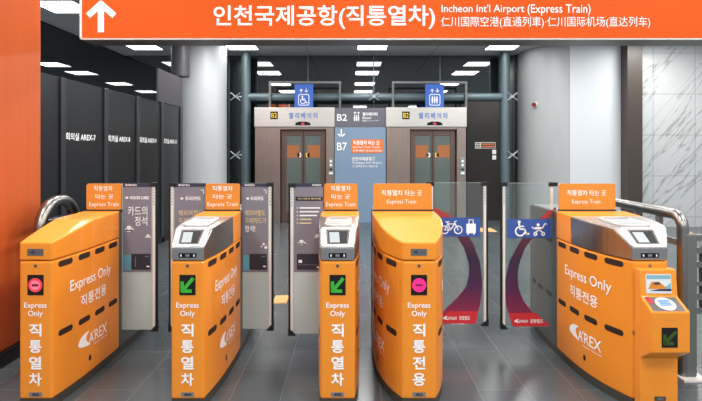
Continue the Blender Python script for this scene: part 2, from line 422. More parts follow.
# ------------------------------------------------------------------ overhead sign
YS = 4.5
sx0, sx1, sz0, sz1 = PX(82, YS), 3.75, PZ(38.5, YS), 2.89
t = empty('overhead_sign', ((sx0+sx1)/2, YS, sz0), 'long orange overhead direction sign with white arrow hanging above the gates', 'sign')
mb = MB(); mb.box(sx0-.015, sx1, YS+.012, YS+.26, sz0-.012, sz1, 'sign_case'); mb.build('housing', t, bevel=.004)
face = MB().box(sx0, sx1-.02, YS, YS+.011, sz0+.006, sz1-.01, 'sign_face').build('face_panel', t)
MB().box(sx0-.015, sx1, YS-.012, YS+.012, sz0-.012, sz0+.0, 'strip').build('edge_trim', t)
MB().box(sx0-.015, sx0, YS-.012, YS+.012, sz0-.012, sz1, 'offwhite').build('edge_trim', t)
for x in (-1.8, .6, 3.0): MB().tube([(x, YS+.13, sz1), (x, YS+.13, ZC)], .014, 'sign_case').build('hanger_rod', t)
def sx(p): return PX(p, YS)
def sz(p): return PZ(p, YS)
mb = MB(front(YS)); mb.line([(sx(101), sz(30.5)), (sx(101), sz(4))], sx(104.2)-sx(98), 'sign_white', 1)
mb.line([(sx(89.5), sz(14.5)), (sx(101), sz(4)), (sx(113), sz(14.5))], sx(104.2)-sx(98), 'sign_white', 1); mb.build('arrow', face)
for s_, a, b, c, d, o in (('인천국제공항(직통열차)', 213.5, 435, 29, 5.2, .016), ("Incheon Int'l Airport", 441.5, 524.3, 14.6, 4.4, .006), ('(Express Train)', 527.4, 590.5, 15.6, 4.2, .006),
                          ('仁川国際空港(直通列車)·仁川国际机场(直达列车)', 441, 650, 28.2, 16.6, .0)):
    mb = MB(front(YS)); mb.text(s_, sx(a), sx(b), sz(c), sz(d), 'sign_white', 1, off=o); mb.build('lettering', face)

# ------------------------------------------------------------------ lifts
YL = 10.45
def lift(xa, xb, da, db, mirror, label, siglabel, ik, sgx):
    L = lambda p: PX(p, YL)
    x0, x1, d0, d1 = L(xa), L(xb), L(da), L(db)
    zt, zh, zd = PZ(107.4, YL), PZ(127, YL), PZ(129.5, YL)
    t = empty('elevator', ((x0+x1)/2, YL, 0), label, 'lift', 'lifts')
    fr = MB()
    fr.box(x0, d0, YL, YL+.4, 0, zh, 'steel_brown'); fr.box(d1, x1, YL, YL+.4, 0, zh, 'steel_brown')
    fr.box(d0, d1, YL, YL+.4, zd, zh, 'steel_brown'); fr.box(d0, d1, YL+.22, YL+.4, 0, zd, 'black')
    fr.build('frame', t, bevel=.006)
    hd = MB().box(x0-.012, x1+.012, YL-.02, YL+.4, zh+.003, zt, 'steel_bright').build('header', t, bevel=.006)
    F = front(YL-.02)
    o = xa-255
    mb = MB(F); mb.step = .003; mb.text('엘 리 베 이 터', L(289+o*.985), L(317.5+o*.985), PZ(118.8, YL), PZ(112.6, YL), 'text_blue', 1, off=.022); mb.build('lettering', hd)
    mb = MB(F); mb.step = .003; mb.rect(L(270.5+o), L(278+o), PZ(119.3, YL), PZ(111.6, YL), 'black', 1); mb.rect(L(271+o), L(277.6+o), PZ(118.8, YL), PZ(112.2, YL), 'black_gloss', 2)
    mb.text('B2', L(271.6+o), L(277+o), PZ(117.8, YL), PZ(113.0, YL), 'yellow', 3, off=.012); mb.build('floor_plate', hd)
    mb = MB(F); mb.step = .003; mb.poly([(L(295+o), PZ(125.3, YL)), (L(311+o), PZ(125.3, YL)), (L(310+o), PZ(122.8, YL)), (L(306+o), PZ(121.6, YL)), (L(300+o), PZ(121.6, YL)), (L(296+o), PZ(122.8, YL))], 'black_gloss', 1)
    mb.rect(L(301.5+o), L(304.5+o), PZ(124.6, YL), PZ(122.8, YL), 'led_red', 2); mb.build('floor_indicator', hd)
    mid = (d0+d1)/2
    for s in (-1, 1):
        a, b = (d0+.015, mid-.004) if s < 0 else (mid+.004, d1-.015)
        dr = MB(); f = .1 if s < 0 else .032; f2 = .032 if s < 0 else .1; zt2 = zd-.01
        dr.box(a, a+f, YL+.1, YL+.15, .01, zt2, 'door_frame'); dr.box(b-f2, b, YL+.1, YL+.15, .01, zt2, 'door_frame')
        dr.box(a+f, b-f2, YL+.1, YL+.15, zt2-.11, zt2, 'door_frame'); dr.box(a+f, b-f2, YL+.1, YL+.15, .01, .22, 'door_frame')
        d = dr.build('door', t, bevel=.003)
        MB().box(a+f, b-f2, YL+.115, YL+.135, .22, zt2-.11, 'lift_glass').build('glass_pane', d)
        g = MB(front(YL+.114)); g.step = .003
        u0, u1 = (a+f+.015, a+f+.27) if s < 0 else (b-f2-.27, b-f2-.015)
        g.rect(u0, u1, 1.34, 1.6, 'patch_brown', 0)  # plain brown-orange rectangle on the near face of each door pane
        g.build('orange_patch', d)
        g = MB(front(YL+.114)); g.step = .003; c = b-.085 if s < 0 else a+.085
        g.rrect(c-.04, c+.04, 1.35, 1.44, .02, 'white' if s < 0 else 'yellow', 0); g.rect(c-.014, c+.014, 1.37, 1.42, 'black', 1); g.build('door_sticker', d)
    cp = MB(); c = (d1+x1)/2+.02
    cp.box(c-.05, c+.05, YL-.012, YL, .98, 1.34, 'steel'); p = cp.build('call_panel', t, bevel=.003)
    g = MB(front(YL-.012)); g.step = .002
    for z in (1.27, 1.19):
        g = MB(front(YL-.012)); g.step = .002; g.disc(c, z, .026, 'white', 1); g.build('call_button', p)
    g = MB(front(YL-.012)); g.step = .002; g.rect(c-.03, c+.03, 1.08, 1.12, 'black', 1); g.build('card_slot', p)
    g = MB(front(YL-.012)); g.step = .002; g.rect(c-.04, c+.04, 1.0, 1.05, 'offwhite', 1); g.build('instruction_label', p)
    # blue flag sign standing on the header
    a, b, z0, z1 = L(sgx), L(sgx+18.5), zt, PZ(84, YL)
    sg = empty('lift_sign', ((a+b)/2, YL+.02, z0), siglabel, 'sign', 'blue signs on the lifts')
    MB().box(a, b, YL, YL+.05, z0, z1, 'lift_blue').build('panel', sg, bevel=.004)
    g = MB(front(YL)); g.step = .003; w = b-a
    g.rrect(a+.2*w, b-.2*w, z0+.1*w, z0+.72*w, .04, 'white', 1); g.rrect(a+.24*w, b-.24*w, z0+.14*w, z0+.68*w, .03, 'lift_blue', 2)
    icon(g, ik, a+.27*w, z0+.19*w, .44*w, 'white', 3)
    icon(g, 'up', a+.26*w, z0+.8*w, .2*w, 'white', 2)
    T = g; T.line([(a+.64*w, z0+1.0*w), (a+.64*w, z0+.82*w)], .04*w, 'white', 2); T.line([(a+.56*w, z0+.9*w), (a+.64*w, z0+.82*w), (a+.72*w, z0+.9*w)], .04*w, 'white', 2)
    g.build('pictogram', sg)
lift(255, 334, 280, 326, False, 'left steel lift with glass double doors, left of the blue floor directory', 'blue wheelchair lift sign standing on the left lift', 'wheelchair', 294.5)
lift(386.5, 466, 410, 457, True, 'right steel lift with glass double doors, right of the blue floor directory', 'blue sign of three lift passengers standing on the right lift', 'people', 425.5)
# directory board between the lifts
L = lambda p: PX(p, YL)
t = empty('floor_directory', (L(360), YL, 0), 'blue grey floor directory board B2 and B7 standing between the two lifts', 'sign')
b1 = MB().box(L(334.6), L(385.8), YL+.01, YL+.3, 0, PZ(127.2, YL), 'panel_blue').build('board', t, bevel=.004)
b2 = MB().box(L(334.6), L(385.8), YL+.01, YL+.3, PZ(127, YL), PZ(108, YL), 'panel_grey').build('header', t, bevel=.004)
def zz(p): return PZ(p, YL)
def dtxt(parent, items, nm='lettering'):
    for s_, a, b, c, d, m, o in items:
        g = MB(front(YL+.01)); g.step = .003; g.text(s_, L(a), L(b), zz(c), zz(d), m, 2, off=o); g.build(nm, parent)
dtxt(b2, [('B2', 337, 347, 120.8, 114, 'white', .012)])
dtxt(b2, [('엘리베이터', 362.5, 377.5, 116, 112.3, 'white', .02), ('Elevator', 362.5, 371.5, 119, 116.6, 'white', .01), ('电梯·エレベーター', 362.5, 379, 121.6, 119.7, 'white', 0)])
g = MB(front(YL+.01)); g.step = .003; icon(g, 'people', L(353), zz(121.5), .145, 'white', 2); icon(g, 'up', L(353.5), zz(114.6), .06, 'white', 2); icon(g, 'up', L(357), zz(114.6), .06, 'white', 2); g.build('pictogram', b2)
g = MB(front(YL+.01)); g.step = .003; icon(g, 'down', L(337), zz(138), L(345.5)-L(337), 'white', 2); g.build('arrow', b1)
dtxt(b1, [('B7', 337, 347, 150.5, 142.5, 'white', .012)])
g = MB(front(YL+.01)); g.step = .003; g.rrect(L(351), L(383), zz(153), zz(139.3), .04, 'notice_orange', 1); g.build('orange_label', b1)
dtxt(b1, [('직통열차 타는 곳', 353, 379.5, 145, 140.6, 'white', .02), ('Express Train Tracks', 353, 380, 148.6, 146, 'white', .0), ('直通列車乗り場·直达列车站台', 353, 382, 151.8, 149.6, 'white', 0)])
dtxt(b1, [('인천국제공항행', 352, 375, 160.6, 157, 'white', .02), ('To Incheon', 352, 364.8, 164, 161.4, 'white', .0), ('Int\'l Airport', 366.2, 382, 164.4, 161.4, 'white', .0), ('仁川国際空港·仁川国际机场', 352, 377.5, 167.4, 165.2, 'white', 0)])
# tubular frame with star fittings in front of the glass
YT = 10.78
t = empty('glass_support_frame', (0, YT, 0), 'dark grey tube frame with star fittings holding the dark glass wall', 'frame')
zb = PZ(97, YT)
MB().tube([(PX(246, YT), YT, 0), (PX(246, YT), YT, ZC-.01)], .1, 'tube_grey', 16).build('post', t, smooth=True)
MB().tube([(PX(505, YT), YT, 0), (PX(505, YT), YT, ZC-.01)], .1, 'tube_grey', 16).build('post', t, smooth=True)
MB().tube([(PX(246, YT), YT, zb), (PX(505, YT), YT, zb)], .085, 'tube_grey', 16).build('cross_tube', t, smooth=True)
for px in (236.5, 373.7, 511):
    for pz in ((97, 155) if px != 373.7 else (97,)):
        mb = MB(); x = PX(px, YT); z = PZ(pz, YT)
        for sgx in (-1, 1):
            for sgz in (-1, 1): mb.tube([(x, YT-.11, z), (x+sgx*.07, YT-.11, z+sgz*.055), (x+sgx*.105, YT-.11, z+sgz*.08)], .013, 'fit', 8)
        mb.tube([(x, YT-.13, z), (x, YT+.1, z)], .028, 'fit', 10)
        if px < 300: mb.tube([(x, YT-.08, z), (PX(246, YT), YT-.02, z)], .018, 'fit', 8)
        if px > 500: mb.tube([(x, YT-.08, z), (PX(505, YT), YT-.02, z)], .018, 'fit', 8)
        mb.build('star_fitting', t, smooth=True)
# light steel brackets above the lifts
for a, b, lab in ((270, 340, 'thin pale metal frame above the left lift, before the dark glass'), (393, 466, 'thin pale metal frame above the right lift, before the dark glass')):
    Y = 10.66; za = PZ(83.5, Y); z0 = PZ(107.4, YL)
    t = empty('shaft_frame', (PX((a+b)/2, Y), Y, z0), lab, 'frame', 'frames above the lifts')
    w = .022
    for p in (a, b): MB().box(PX(p, Y)-w, PX(p, Y)+w, Y-w, Y+w, z0, za, 'fence_grey').build('post', t)
    MB().box(PX(a, Y)-w, PX(b, Y)+w, Y-w, Y+w, za, za+.045, 'grey_mark').build('top_bar', t)
# notice and switches on the brown panel
g = MB(front(10.8)); g.step = .004
g.rrect(PX(475, 10.8), PX(495.5, 10.8), PZ(148.5, 10.8), PZ(142.3, 10.8), .01, 'strip', 1); g.rect(PX(481, 10.8), PX(495, 10.8), PZ(148, 10.8), PZ(142.8, 10.8), 'brown', 2)
for q in range(2): g.rect(PX(482, 10.8), PX(494, 10.8), PZ(147-2.4*q, 10.8), PZ(146.2-2.4*q, 10.8), 'notice_orange', 3)
for q in range(3): g.rect(PX(475.6, 10.8), PX(480, 10.8), PZ(147.4-1.7*q, 10.8), PZ(146.6-1.7*q, 10.8), 'black', 3)
tag(g.build('wall_notice'), 'small brown and white wall notice right of the right lift', 'notice')
for z, lab in ((152, 'upper white switch on brown panel under the small notice'), (157.5, 'lower white switch on brown panel under the small notice')):
    x = PX(494, 10.8)
    mb = MB(); mb.box(x-.04, x+.04, 10.775, 10.8, PZ(z, 10.8)-.045, PZ(z, 10.8)+.045, 'offwhite')
    mb.box(x-.018, x+.018, 10.768, 10.775, PZ(z, 10.8)-.02, PZ(z, 10.8)+.02, 'strip')
    tag(mb.build('wall_switch', bevel=.004), lab, 'switch', 'switches on the brown panel')
# red alarm on the curved column
a = math.radians(211); x, y = 4.42+.78*math.cos(a), 10.7+.78*math.sin(a); z = PZ(104.7, y)
dx, dy = math.cos(a), math.sin(a)
t = empty('fire_alarm', (x, y, z), 'small red round fire alarm on the curved grey column', 'alarm')
MB().tube([(x, y, z), (x+dx*.03, y+dy*.03, z)], .055, 'strip', 20).build('base', t, smooth=True)
MB().tube([(x+dx*.03, y+dy*.03, z), (x+dx*.06, y+dy*.06, z), (x+dx*.075, y+dy*.075, z)], .042, 'alarm_red', 20).build('lens', t, smooth=True)

# ------------------------------------------------------------------ fare gates
YF, YM, YE = 2.95, 3.72, 4.5
ZB, ZSEAM = .05, .853
def prof(y, pts):
    for (a, za), (b, zb) in zip(pts[:-1], pts[1:]):
        if y <= b: return za+(zb-za)*(y-a)/(b-a)
    return pts[-1][1]
PLAIN = [(YF, .962), (3.36, 1.043), (YM, 1.052)]
READ = [(YF, .934), (3.065, 1.027), (3.15, 1.034), (3.485, 1.045), (YM, 1.052)]
REAR = [(YM, 1.052), (4.1, 1.047), (4.3, 1.04), (YE, 1.01), (4.8, .98)]
def lsp(a, b, n): return [a+(b-a)*i/n for i in range(n+1)]

class Gate:
    def __init__(g, cx, wf, wm, label, fo=0., ye=4.5):
        g.ye = ye; g.cx, g.wf, g.wm, g.fo = cx, wf, wm, fo
        g.t = empty('fare_gate', (cx, YM, 0), label, 'ticket gate', 'orange fare gates')
    def w(g, y):
        t = abs((y-YM)/((YM-YF) if y < YM else (g.ye-YM)))
        return g.wm-(g.wm-g.wf)*t**3.2
    def c(g, y):
        t = max(0, (YM-y)/(YM-YF)); return g.cx+g.fo*t**3.2
    def st(g, ys, zb, zt, ins=0):
        return [(y, g.c(y)-g.w(y)+ins, g.c(y)+g.w(y)-ins, zb, zt(y) if callable(zt) else zt) for y in ys]
    def right(g): return lambda u, v, d: (g.c(u)+g.w(u)+d, u, v)
    def left(g): return lambda u, v, d: (g.c(-u)-g.w(-u)-d, -u, v)
    def body(g, reader):
        g.reader = reader
        MB().loft(g.st(lsp(YF+.004, g.ye-.004, 26), 0, ZB, .003), 'plinth').build('plinth', g.t)
        g.cab = MB().loft(g.st(lsp(YF, YM, 16), ZB, ZSEAM), 'gate_orange').build('front_cabinet', g.t, bevel=.012)
        g.rear = MB().loft(g.st(lsp(YM+.003, g.ye, 16), ZB, lambda y: prof(y, REAR)), 'steel_mid').build('rear_cabinet', g.t, bevel=.012)
        P = READ if reader else PLAIN; g.P = P
        ys = sorted(set(lsp(YF, YM, 16) + [p[0] for p in P]))
        if reader:
            h = MB().loft(g.st([y for y in ys if y <= 3.486], ZSEAM+.004, lambda y: prof(y, P)), 'steel').build('reader_head', g.t, bevel=.008)
            MB().loft(g.st([y for y in ys if y >= 3.484], ZSEAM+.004, lambda y: prof(y, P)), 'gate_orange').build('top_cover', g.t, bevel=.006)
            g.readerface(h)
        else:
            g.hood = MB().loft(g.st(ys, ZSEAM+.004, lambda y: prof(y, P)), 'gate_orange').build('top_cover', g.t, bevel=.009)
    def readerface(g, h):
        c = g.cx+g.fo; w = g.w(2.975); a = (YF, .934); b = (3.065, 1.027); l = math.hypot(b[0]-a[0], b[1]-a[1])
        ty, tz = (b[0]-a[0])/l, (b[1]-a[1])/l
        pr = lambda u, v, d: (c+u, a[0]+ty*v-tz*d, a[1]+tz*v+ty*d)
        mb = MB(pr); mb.base = .0; mb.step = .004
        o = [(-w*.8, .004), (w*.8, .004), (w*.93, .02), (w*.99, l-.01), (w*.9, l+.004), (-w*.9, l+.004), (-w*.99, l-.01), (-w*.93, .02)]
        mb.poly(o, 'chrome_white', 1); n = len(o)
        for i in range(n):
            p, q = o[i], o[(i+1) % n]; mb.add([pr(*p, 0), pr(*q, 0), pr(*q, .004), pr(*p, .004)], [(0, 1, 2, 3)], 'chrome_white')
        bz = mb.build('white_bezel', h)
        mb = MB(pr); mb.base = .0044; mb.step = .0006
        mb.poly([(-w*.6, .02), (w*.6, .02), (w*.7, l-.012), (-w*.7, l-.012)], 'tray_grey', 0); mb.poly([(-w*.5, .026), (w*.5, .026), (w*.57, l-.026), (-w*.57, l-.026)], 'card_glass', 1)
        mb.poly([(-w*.44, .032), (w*.12, .032), (w*.06, l-.036), (-w*.5, l-.036)], 'card_pale', 2)
        mb.build('ticket_window', bz)
        # small status display on the upright bezel
        mb = MB(front(YF)); z0, z1 = .873, .9
        mb.rrect(c-.052, c+.052, z0, z1, .003, 'black_gloss', 0); mb.rect(c-.042, c-.034, z0+.007, z1-.007, 'offwhite', 1); mb.rect(c-.012, c+.012, z0+.007, z1-.007, 'grey_mark', 1); mb.rect(c+.034, c+.042, z0+.007, z1-.007, 'offwhite', 1)
        mb.build('status_display', h)
        # card pad on top
        pt = lambda u, v, d: (c+u, v, prof(v, g.P)+d)
        y0, y1 = 3.09, 3.40; ww = g.w(3.05)*.74
        out = [(u, v) for u, v in rr(-ww, ww, y0, y1, ww*.62)]
        mb = MB(pt); mb.base = 0; mb.step = .012; mb.poly(out, 'steel_bright', 1)
        for i in range(len(out)):
            p, q = out[i], out[(i+1) % len(out)]; mb.add([pt(*p, 0), pt(*q, 0), pt(*q, .012), pt(*p, .012)], [(0, 1, 2, 3)], 'steel_bright')
        pd = mb.build('card_pad', h)
        mb = MB(pt); mb.base = .0128; mb.step = .0008; k = ww*.82
        mb.rrect(-k, k, y0+.06, y1-.05, .02, 'card_pale', 0); mb.rect(-k*.86, k*.86, y1-.085, y1-.06, 'card_glass', 1)
        mb.build('pad_glass', pd)
    def face(g, chars, num, sym):
        c = g.cx+g.fo; F = front(YF); h = g.cab
        d0, d1 = c-.047, c+.047; z0, z1 = .655, .774
        mb = MB(F); mb.rrect(d0, d1, z0, z1, .004, 'screen_black', 0); d = mb.build('status_screen', h)
        mb = MB(F); m = (d0+d1)/2; n = (z0+z1)/2
        if sym == 'arrow' or sym == 'dim':
            k = 'led_green' if sym == 'arrow' else 'led_dim'
            mb.line([(m+.03, n+.036), (m-.024, n-.028)], .02, k, 2); mb.line([(m-.03, n+.016), (m-.029, n-.034), (m+.02, n-.034)], .02, k, 3)
        elif sym == 'pink':
            mb.disc(m, n, .041, 'led_pink', 2); mb.rrect(m-.02, m+.02, n-.006, n+.006, .003, 'led_dark', 3)
        else:
            mb.disc(m, n, .041, 'led_red', 2); mb.disc(m, n, .028, 'led_red_core', 3); mb.rrect(m-.02, m+.02, n-.007, n+.007, .003, 'led_dark', 4)
        mb.build('signal', d)
        MB(F).text('Express', c-.066, c+.066, .573, .613, 'white', 1, off=.012).build('lettering', h)
        MB(F).text('Only', c-.043, c+.043, .524, .566, 'white', 1, off=.012).build('lettering', h)
        for i, ch in enumerate(chars):
            zt = .49-.0955*i; MB(F).text(ch, c-.037, c+.036, zt-.075, zt, 'white', 1, off=.026).build('lettering', h)
        mb = MB(F); mb.rrect(c-.038, c+.038, ZB+.014, ZB+.041, .003, 'grey_mark', 0); mb.text(num, c-.022, c+.022, ZB+.02, ZB+.036, 'black', 1, off=.03); mb.build('number_plate', h)
        mb = MB(F); mb.disc(c, .825, .0095, 'steel_mid', 0); mb.disc(c, .825, .004, 'black', 1); mb.build('keyhole', h)
        if not g.reader:
            mb = MB(F); mb.rrect(c-.048, c+.046, .885, .925, .003, 'steel_mid', 0); swoosh(mb, c-.03, .897, .03, .018, 'poster_navy', 1); mb.text('AREX', c+.004, c+.036, .9, .913, 'panel_grey', 1); mb.build('metal_badge', g.hood)
    def side(g, which, dots=True):
        pr = g.right() if which > 0 else g.left(); h = g.cab
        sg = 1 if which > 0 else -1
        span = lambda a, b: (a, b) if sg > 0 else (-b, -a)
        for z in (.822, .412):
            for k in range(4):
                y = 3.0+.185*k; u0, u1 = span(y, y+.128); mb = MB(pr); mb.base = .0008
                mb.capsule(u0, u1, z-.0185, z+.0185, 'slot', 0); mb.build('vent_slot', h)
        k = .025 if sg > 0 else 0
        u0, u1 = span(3.075+k, 3.565+k*.6); MB(pr).text('Express Only', u0, u1, .612, .7, 'white', 1, off=.008).build('lettering', h)
        u0, u1 = span(3.18+k, 3.49+k); MB(pr).text('직통전용', u0, u1, .502, .578, 'white', 1, off=.014).build('lettering', h)
        u0, u1 = span(3.15+k, 3.50+k); mb = MB(pr); mb.base = .0024; arex(mb, u0, .238, u1-u0, 'white', 0, 'Airport Railroad'); mb.build('logo', h)
        u, _ = span(3.31, 3.31); mb = MB(pr); mb.disc(u, .145, .014, 'black', 0, ry=.02); mb.build('side_lock', h)
    def plate(g, x0, x1, lines):
        Y = 3.742; z0, z1 = 1.056, 1.252
        p = MB().plate(rr(x0, x1, z0, z1, .018), Y, Y+.012, 'plate_orange').build('sign_plate', g.t)
        MB().box(x0-.004, x1+.004, Y-.004, Y+.016, 1.046, 1.0595, 'black').build('plate_foot', g.t)
        for s_, a, b, c, d, o in lines:
            MB(front(Y)).text(s_, x0+(x1-x0)*a, x0+(x1-x0)*b, z0+(z1-z0)*c, z0+(z1-z0)*d, 'white', 1, off=o).build('lettering', p)
    def flap(g, xh, xf, Y, frost, zb=.168, zt=1.25):
        """glass leaf from hinge x to free x"""
        s = 1 if xf > xh else -1
        a, b = sorted((xh, xf-s*.034))
        f = MB().box(a, b, Y, Y+.01, zb, zt, 'glass_frost' if frost else 'glass_clear').build('glass_flap', g.t)
        MB().box(a, b, Y-.0005, Y+.0105, zt, zt+.004, 'glass_edge').build('glass_rim', f)
        e0, e1 = sorted((xf-s*.034, xf-s*.015))
        mb = MB(); mb.box(e0, e1, Y-.006, Y+.016, zb+.02, zt-.01, 'strip')
        for k in range(6): mb.box(e0+.006, e1-.006, Y-.0065, Y-.006, zt-.05-.022*k, zt-.038-.022*k, 'grey_mark')
        mb.build('edge_strip', f, bevel=.002)
        e0, e1 = sorted((xf-s*.015, xf))
        MB().box(e0, e1, Y-.007, Y+.017, zb-.005, zt+.005, 'black').build('rubber_edge', f, bevel=.003)
        e0, e1 = sorted((xf-s*.055, xf+s*.002))
        MB().plate([(e0, zb-.012), (e1, zb-.012), (e1, zb+.05), ((e1-s*.0) if s > 0 else e0, zb+.05)] if s > 0 else [(e0, zb-.012), (e1, zb-.012), (e0, zb+.05)], Y-.012, Y+.02, 'black').build('foot_cap', f)
        MB().box(min(xf-s*.05, xf), max(xf-s*.05, xf), Y-.01, Y+.018, zt-.022, zt+.008, 'black').build('top_cap', f)
        if not frost:
            e0, e1 = sorted((xh, xh+s*.022))
            MB().box(e0, e1, Y-.004, Y-.0008, 1.05, zt-.01, 'strip').build('hinge_strip', f)
            e0, e1 = sorted((xh-s*.03, xh+s*.03))
            MB().box(e0, e1, Y-.01, Y+.018, zt-.022, zt+.008, 'black').build('top_cap', f)
        g.f = f; g.fY = Y; g.fa, g.fb = a, b
        return f
def uz(py, Y): return PZ(py, Y)

def poster(g, kind, x0, x1):
    """advertising sheet on the near face of the flap, between x0 and x1"""
    Y = g.fY; F = front(Y); mb = MB(F); mb.base = .0015
    w = x1-x0; U = lambda t: x0+w*t
    zt, zb = uz(187, Y), uz(272, Y); H = zt-zb; V = lambda t: zb+H*t
    mb.rect(x0, x1, zb, zt, 'poster', 0)
    if kind == 'cardbook':
        mb.rect(x0, x1, zt, uz(183.2, Y), 'poster_navy', 0); mb.text('우리카드', U(.08), U(.5), uz(186.3, Y), uz(184, Y), 'white', 2, off=.02)
        mb.disc(U(.14), V(.875), .012, 'cloud', 2, ry=.008); mb.text('WOORI CARD', U(.24), U(.92), V(.855), V(.893), 'white', 2, off=.02)
        mb.text('카드의', U(.18), U(.86), V(.665), V(.775), 'white', 2, off=.0); mb.text('정석', U(.42), U(.86), V(.545), V(.655), 'white', 2, off=.0)
        for cu, cv, s in ((.22, .49, 1.), (.88, .41, .6)):
            for du, dv, r in ((-.1, 0, .012), (0, .018, .02), (.11, 0, .013)): mb.disc(U(cu+du*s), V(cv+dv*s)+.004, r*s, 'cloud', 2)
            mb.rect(U(cu-.16*s), U(cu+.18*s), V(cv)-.009*s, V(cv)+.004*s, 'cloud', 2)
        mb.rect(U(.02), U(.34), V(.02), V(.2), 'teal', 2); mb.rrect(U(.3), U(.97), V(.03), V(.215), .006, 'card_black', 3)
        mb.rect(U(.84), U(.94), V(.06), V(.075), 'offwhite', 4); mb.rect(U(.78), U(.92), V(.18), V(.19), 'grey_mark', 4); mb.line([(U(.45), V(.06)), (U(.45), V(.18))], .003, 'teal', 4)
    elif kind == 'travel':
        mb.rect(x0, x1, zt, uz(183.2, Y), 'poster_navy', 0); mb.text('우리카드', U(.12), U(.5), uz(186.3, Y), uz(184, Y), 'white', 2, off=.02)
        mb.line([(U(.84), V(.965)), (U(.93), V(.965)), (U(.93), V(.92))], .004, 'white', 2)
        mb.disc(U(.24), V(.865), .012, 'cloud', 2, ry=.008); mb.text('우리카드', U(.34), U(.84), V(.84), V(.89), 'white', 2, off=.02)
        mb.text('해외여행도', U(.13), U(.9), V(.66), V(.73), 'gold', 2, off=.01); mb.text('우리카드가', U(.13), U(.94), V(.57), V(.64), 'gold', 2, off=.01); mb.text('정석!', U(.13), U(.52), V(.47), V(.55), 'white', 2, off=.01)
        for a, b, r in ((.84, .33, .009), (.92, .29, .011), (.76, .3, .006)): mb.disc(U(a), V(b), r, 'cloud', 2)
        mb.rect(U(.06), U(.34), V(.02), V(.2), 'teal', 2); mb.rrect(U(.3), U(.96), V(.03), V(.215), .006, 'card_black', 3)
        mb.rect(U(.82), U(.92), V(.06), V(.075), 'offwhite', 4); mb.rect(U(.76), U(.9), V(.18), V(.19), 'grey_mark', 4)
    else:
        mb.rect(x0, x1, zt, uz(183.2, Y), 'poster_navy', 0); mb.text('우리카드', U(.62), U(.95), uz(186.3, Y), uz(184, Y), 'white', 2, off=.02)
        mb.rect(U(.06), U(.98), V(.84), V(.885), 'black', 2); mb.text('카드의정석 해외여행', U(.12), U(.92), V(.85), V(.875), 'gold', 3)
        for q in range(5):
            mb.disc(U(.12), V(.755-.045*q), .006, 'gold', 2); mb.rect(U(.2), U((.9, .86, .8, .6, .6)[q]), V(.747-.045*q), V(.763-.045*q), 'offwhite' if q < 3 else 'gold', 2)
        for cu, cv, s in ((.26, .33, .9), (.8, .41, .6)):
            for du, dv, r in ((-.1, 0, .012), (0, .018, .02), (.11, 0, .013)): mb.disc(U(cu+du*s), V(cv+dv*s)+.004, r*s, 'cloud', 2)
            mb.rect(U(cu-.16*s), U(cu+.18*s), V(cv)-.009*s, V(cv)+.004*s, 'cloud', 2)
        mb.rrect(U(.1), U(.95), V(.03), V(.215), .006, 'card_black', 3); mb.rect(U(.16), U(.28), V(.11), V(.145), 'offwhite', 4); mb.rect(U(.12), U(.94), V(.085), V(.09), 'grey_mark', 4)
        mb.rect(U(.78), U(.9), V(.05), V(.065), 'offwhite', 4)
    mb.build('advertising_poster', g.f)
def sticker(g, kind):
    Y = g.fY; X = lambda p: PX(p, Y); Z = lambda p: PZ(p, Y); F = front(Y)
    if kind == 'bike':
        out = [(434, 207), (447, 213), (462, 227), (473, 243), (480, 262), (482.5, 285), (480, 305), (475, 322)]
        inn = [(438, 322), (444, 310), (456, 299), (466, 287), (469, 275), (469, 264), (464, 248), (453, 230), (442, 218), (434, 213)]
        box = (435.5, 480, 236.5, 217.5); ic = (('bike', 440, 15), ('case', 465, 15)); tri = [(441, 323.5), (441, 318), (449, 311), (478, 311), (476, 323.5)]; lx = (443, 470)
    else:
        out = [(556, 207), (546, 212), (532, 226), (519, 243), (509, 262), (504, 285), (506, 305), (512, 325)]
        inn = [(541, 325), (532, 312), (523, 300), (518.5, 288), (517.5, 276), (519, 264), (525, 248), (538, 231), (548, 219), (556, 213)]
        box = (507.5, 551, 238, 219); ic = (('wheelchair', 513.5, 15.5), ('stroller', 531, 14)); tri = [(513, 326.5), (508, 313), (536, 313), (550, 326)]; lx = (514, 543)
    mb = MB(F); mb.base = .0015
    n = 30
    def rs(P, k):
        t = k/n*(len(P)-1); i = min(int(t), len(P)-2); q = t-i
        return (X(P[i][0]+(P[i+1][0]-P[i][0])*q), Z(P[i][1]+(P[i+1][1]-P[i][1])*q))
    inn = inn[::-1]; vs = []
    for k in range(n+1):
        a = rs(out, k); b = rs(inn, k); vs += [mb.p(*a, 0), mb.p(*b, 0)]
    mb.add(vs, [(2*k, 2*k+2, 2*k+3, 2*k+1) for k in range(n)], 'swirl')
    mb.build('swirl_sticker', g.f)
    mb = MB(F); mb.base = .0025; mb.poly([(X(a), Z(b)) for a, b in tri], 'red_band', 0)
    arex(mb, X(lx[0]), Z(tri[0][1]-4), X(lx[0]+14)-X(lx[0]), 'white', 1); mb.text('공항철도', X(lx[0]+16), X(lx[1]), Z(tri[0][1]-3.6), Z(tri[0][1]-7.6), 'white', 1, off=.02)
    mb.build('red_sticker', g.f)
    mb = MB(F); mb.base = .0035; mb.rect(X(box[0]), X(box[1]), Z(box[2]), Z(box[3]), 'blue_sign', 0)
    for k, px, h in ic: icon(mb, k, X(px), Z(box[2]-2), (h-.2)*Y/FPX, 'white', 1)
    mb.build('pictogram_sign', g.f)

N3 = [('직통열차', .22, .76, .72, .92, .006), ('타는 곳', .26, .78, .42, .6, .006), ('Express Train', .08, .94, .1, .3, .0)]
N3b = [('직통열차', .2, .8, .72, .92, .006), ('타는 곳', .22, .78, .42, .6, .006), ('Express Train', .06, .94, .1, .3, .0)]
W2 = [('직통열차 타는 곳', .14, .83, .54, .76, .006), ('Express Train', .23, .73, .2, .4, -.004)]
